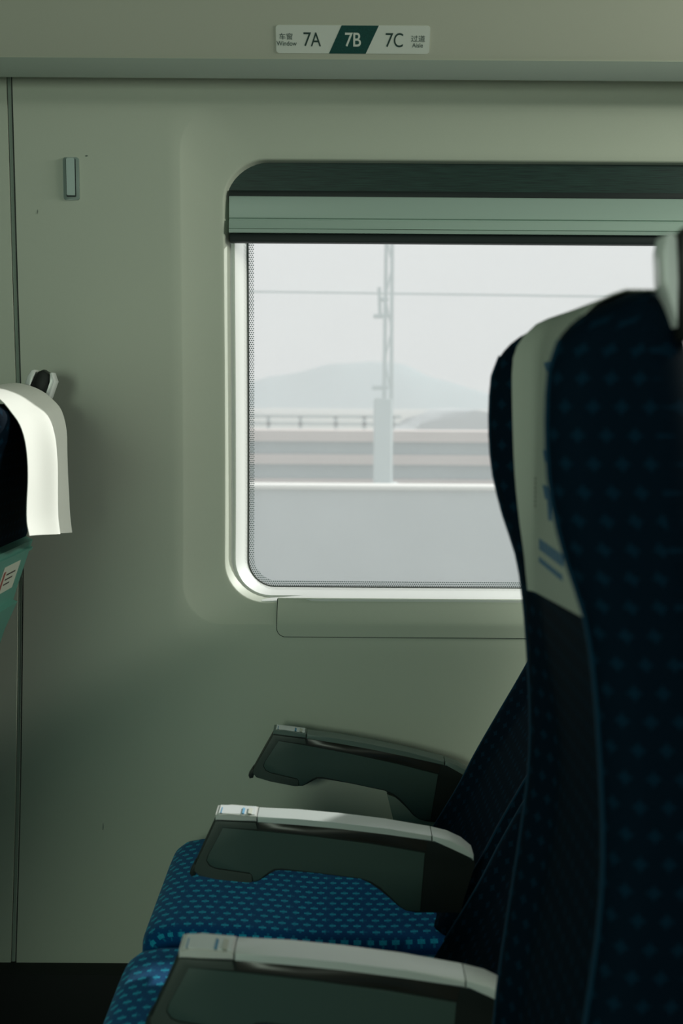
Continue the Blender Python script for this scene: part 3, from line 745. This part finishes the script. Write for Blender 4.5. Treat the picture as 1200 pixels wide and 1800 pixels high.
for i in range(43):
    t = i/42; a = dcurve(near, t); b = dcurve(far, t); row = []
    for j in range(25):
        u = j/24; y = lerp(-.50, -.185, u); h = sstep((t-.45)/.3)
        fold = .012*h*(math.exp(-((u-.52)/.13)**2))+.003*h*math.sin(u*11+t*3)-.010*h*sstep((u-.55)/.2)*(1-u)
        row.append(Vector((lerp(a[0], b[0], u)+fold, y, lerp(a[1], b[1], u))))
    grid.append(row)
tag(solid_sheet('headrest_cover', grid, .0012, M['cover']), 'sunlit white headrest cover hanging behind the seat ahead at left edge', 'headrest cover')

# ------------------------------------------------------------------ outside
def om(name, c, r=.8): return mat(name, c, r, .2)
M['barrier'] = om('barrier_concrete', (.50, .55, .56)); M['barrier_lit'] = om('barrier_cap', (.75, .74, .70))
M['pink'] = om('viaduct_pink_concrete', (.60, .53, .50)); M['mesh'] = om('viaduct_grey_panel', (.33, .40, .41)); M['rail_grey'] = om('rail_grey_paint', (.46, .52, .52))
M['hill'] = om('hill_blue_green', (.15, .26, .28)); M['mast'] = om('mast_steel', (.50, .56, .56)); M['ground'] = om('ground_grey', (.35, .37, .34)); M['build'] = om('depot_roof', (.48, .52, .53))
struct(bx('ground', M['ground'], None, -900, 900, .6, 900, -1.6, -1.5), 'flat pale ground outside the train')
D1 = 8.5
zt = P(600, 853, D1).z
o = thing('noise_barrier', 'long pale concrete barrier wall directly outside the window', 'wall', (0, D1-2.5, -1.5))
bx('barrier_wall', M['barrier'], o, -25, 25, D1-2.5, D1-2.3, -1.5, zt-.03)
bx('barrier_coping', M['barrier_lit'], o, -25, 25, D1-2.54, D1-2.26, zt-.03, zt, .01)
D2 = 18.0
o = thing('viaduct_wall', 'banded pink and grey viaduct wall beyond the barrier', 'viaduct', (0, D2-2.5, -1.5))
def band(ya, yb_, off, m, name): bx(name, m, o, -60, 60, D2-2.5+off, D2-2.1, P(600, yb_, D2).z, P(600, ya, D2).z)
band(757, 776, -.05, M['pink'], 'concrete_band'); band(776, 799, .05, M['mesh'], 'grey_panel_band'); band(799, 816, -.05, M['pink'], 'concrete_band'); band(816, 842, .05, M['mesh'], 'grey_panel_band'); band(842, 1000, -.05, M['pink'], 'concrete_band')
bx('wall_core', M['pink'], o, -60, 60, D2-2.12, D2-1.6, -1.5, P(600, 757, D2).z)
D3 = 30.0
o = thing('guard_railing', 'thin grey horizontal guard railing at the foot of the hill', 'railing', (-4, D3-2.5, -1.5))
xa, xb = P(380, 740, D3).x, P(705, 740, D3).x
for yy in (732, 745): z = P(560, yy, D3).z; bx('rail', M['rail_grey'], o, xa, xb, D3-2.55, D3-2.5, z-.035, z+.035)
for xx in (472, 528, 590, 640, 690): x = P(xx, 740, D3).x; bx('post', M['rail_grey'], o, x-.05, x+.05, D3-2.55, D3-2.48, -1.5, P(xx, 732, D3).z)
D4 = 60.0
pl = [(700, 790), (700, 765), (745, 753), (765, 738), (785, 727), (800, 722), (835, 721), (870, 726), (905, 728), (960, 735), (1050, 750), (1050, 790)]
pts = [(P(a, b, D4).x, P(a, b, D4).z) for a, b in pl]; pts[0] = (pts[0][0], -1.5); pts[-1] = (pts[-1][0], -1.5)
tag(prism_y('depot_roof', pts, D4-2.5, D4+12, M['build'], None, .3), 'low rounded grey roof beside the near seat beyond the viaduct', 'building')
D5 = 420.0
pl = [(120, 735), (250, 712), (360, 690), (440, 672), (470, 662), (520, 656), (550, 648), (560, 643), (590, 639), (625, 638), (650, 635), (690, 637), (712, 641), (730, 650), (752, 661), (790, 671), (830, 684), (860, 694), (910, 704), (1000, 716), (1150, 735), (1300, 745)]
bm = bmesh.new(); n = 60; rows = []
for k_, (fy, fh) in enumerate(((0, 0.0), (.18, .45), (.4, .8), (.6, 1.0), (.85, .8), (1.2, .35), (1.5, 0.0))):
    row = []
    for i in range(n+1):
        px = lerp(120, 1300, i/n)
        for a, b in zip(pl, pl[1:]):
            if a[0] <= px <= b[0]: py = lerp(a[1], b[1], (px-a[0])/(b[0]-a[0])); break
        q = P(px, py, D5); y = D5-2.5+(fy-.6)*160
        row.append(bm.verts.new((q.x, y, -1.6+(q.z+1.6)*fh*(1+(.04*math.sin(i*1.7+k_*2) if fh not in (0, 1) else 0)))))
    rows.append(row)
for i in range(len(rows)-1):
    for j in range(n): bm.faces.new((rows[i][j], rows[i][j+1], rows[i+1][j+1], rows[i+1][j]))
hill = finish(bm, 'hill', M['hill']); tag(hill, 'pale hazy hill on the horizon outside the window', 'hill')
# mast with bracket arms, and the overhead wire
D6 = 12.0
o = thing('catenary_mast', 'tall grey overhead line mast outside the window', 'mast', (P(678, 700, D6).x, D6-2.5, -1.5))
def mp(px, py, dd=0): return P(px, py, D6+dd)
b0, b1 = mp(677, 1100), mp(685, 300)
b0.z = -1.5
for dx in (-.028, .028):
    sweep('mast_chord', [b0+Vector((dx*1.6, 0, 0)), b1+Vector((dx, 0, 0))], [.024, .018], M['mast'], o, 6)
for i in range(16):
    t0, t1 = i/16, (i+1)/16; s = 1 if i % 2 else -1
    sweep('lattice_bar', [b0.lerp(b1, t0)+Vector((s*.035, 0, 0)), b0.lerp(b1, t1)+Vector((-s*.035, 0, 0))], .009, M['mast'], o, 5)
for py, l in ((556, 26), (682, 28), (527, 12)):
    sweep('bracket_arm', [mp(682-l, py), mp(682, py-1)], .022, M['mast'], o, 6)
sweep('insulator', [mp(666, 505), mp(668, 560)], .018, M['mast'], o, 6)
bx('mast_foot', M['mast'], o, b0.x-.12, b0.x+.12, D6-2.6, D6-2.4, -1.5, mp(670, 852).z+.02, .01)
bx('mast_footing', M['mast'], o, b0.x-.13, b0.x+.05, D6-2.59, D6-2.41, -1.5, mp(670, 700).z, .02)
for (y0_, y1_) in ((506.5, 526),):
    a, b = mp(0, y0_, .2), mp(1400, y1_, .2)
    tag(sweep('overhead_wire', [a+(a-b)*2, b+(b-a)*2], .0095, M['mast'], None, 6), 'thin dark overhead wire crossing the sky outside the window', 'wire')
# real haze between the barrier and the hill
hm = bpy.data.materials.new('daylight_haze'); hm.use_nodes = True; nt = hm.node_tree
for n_ in list(nt.nodes): nt.nodes.remove(n_)
out = nt.nodes.new('ShaderNodeOutputMaterial'); vs = nt.nodes.new('ShaderNodeVolumeScatter')
vs.inputs['Color'].default_value = (.97, .99, 1, 1); vs.inputs['Density'].default_value = 0.0033; nt.links.new(vs.outputs[0], out.inputs['Volume'])
hz = bx('haze', hm, None, -500, 500, 7.0, 318, -1.7, 60); hz['kind'] = 'stuff'; hz['label'] = 'pale daylight haze over the land outside the window'; hz['category'] = 'haze'

for o in list(bpy.data.objects):
    if '_off' in o: del o['_off']
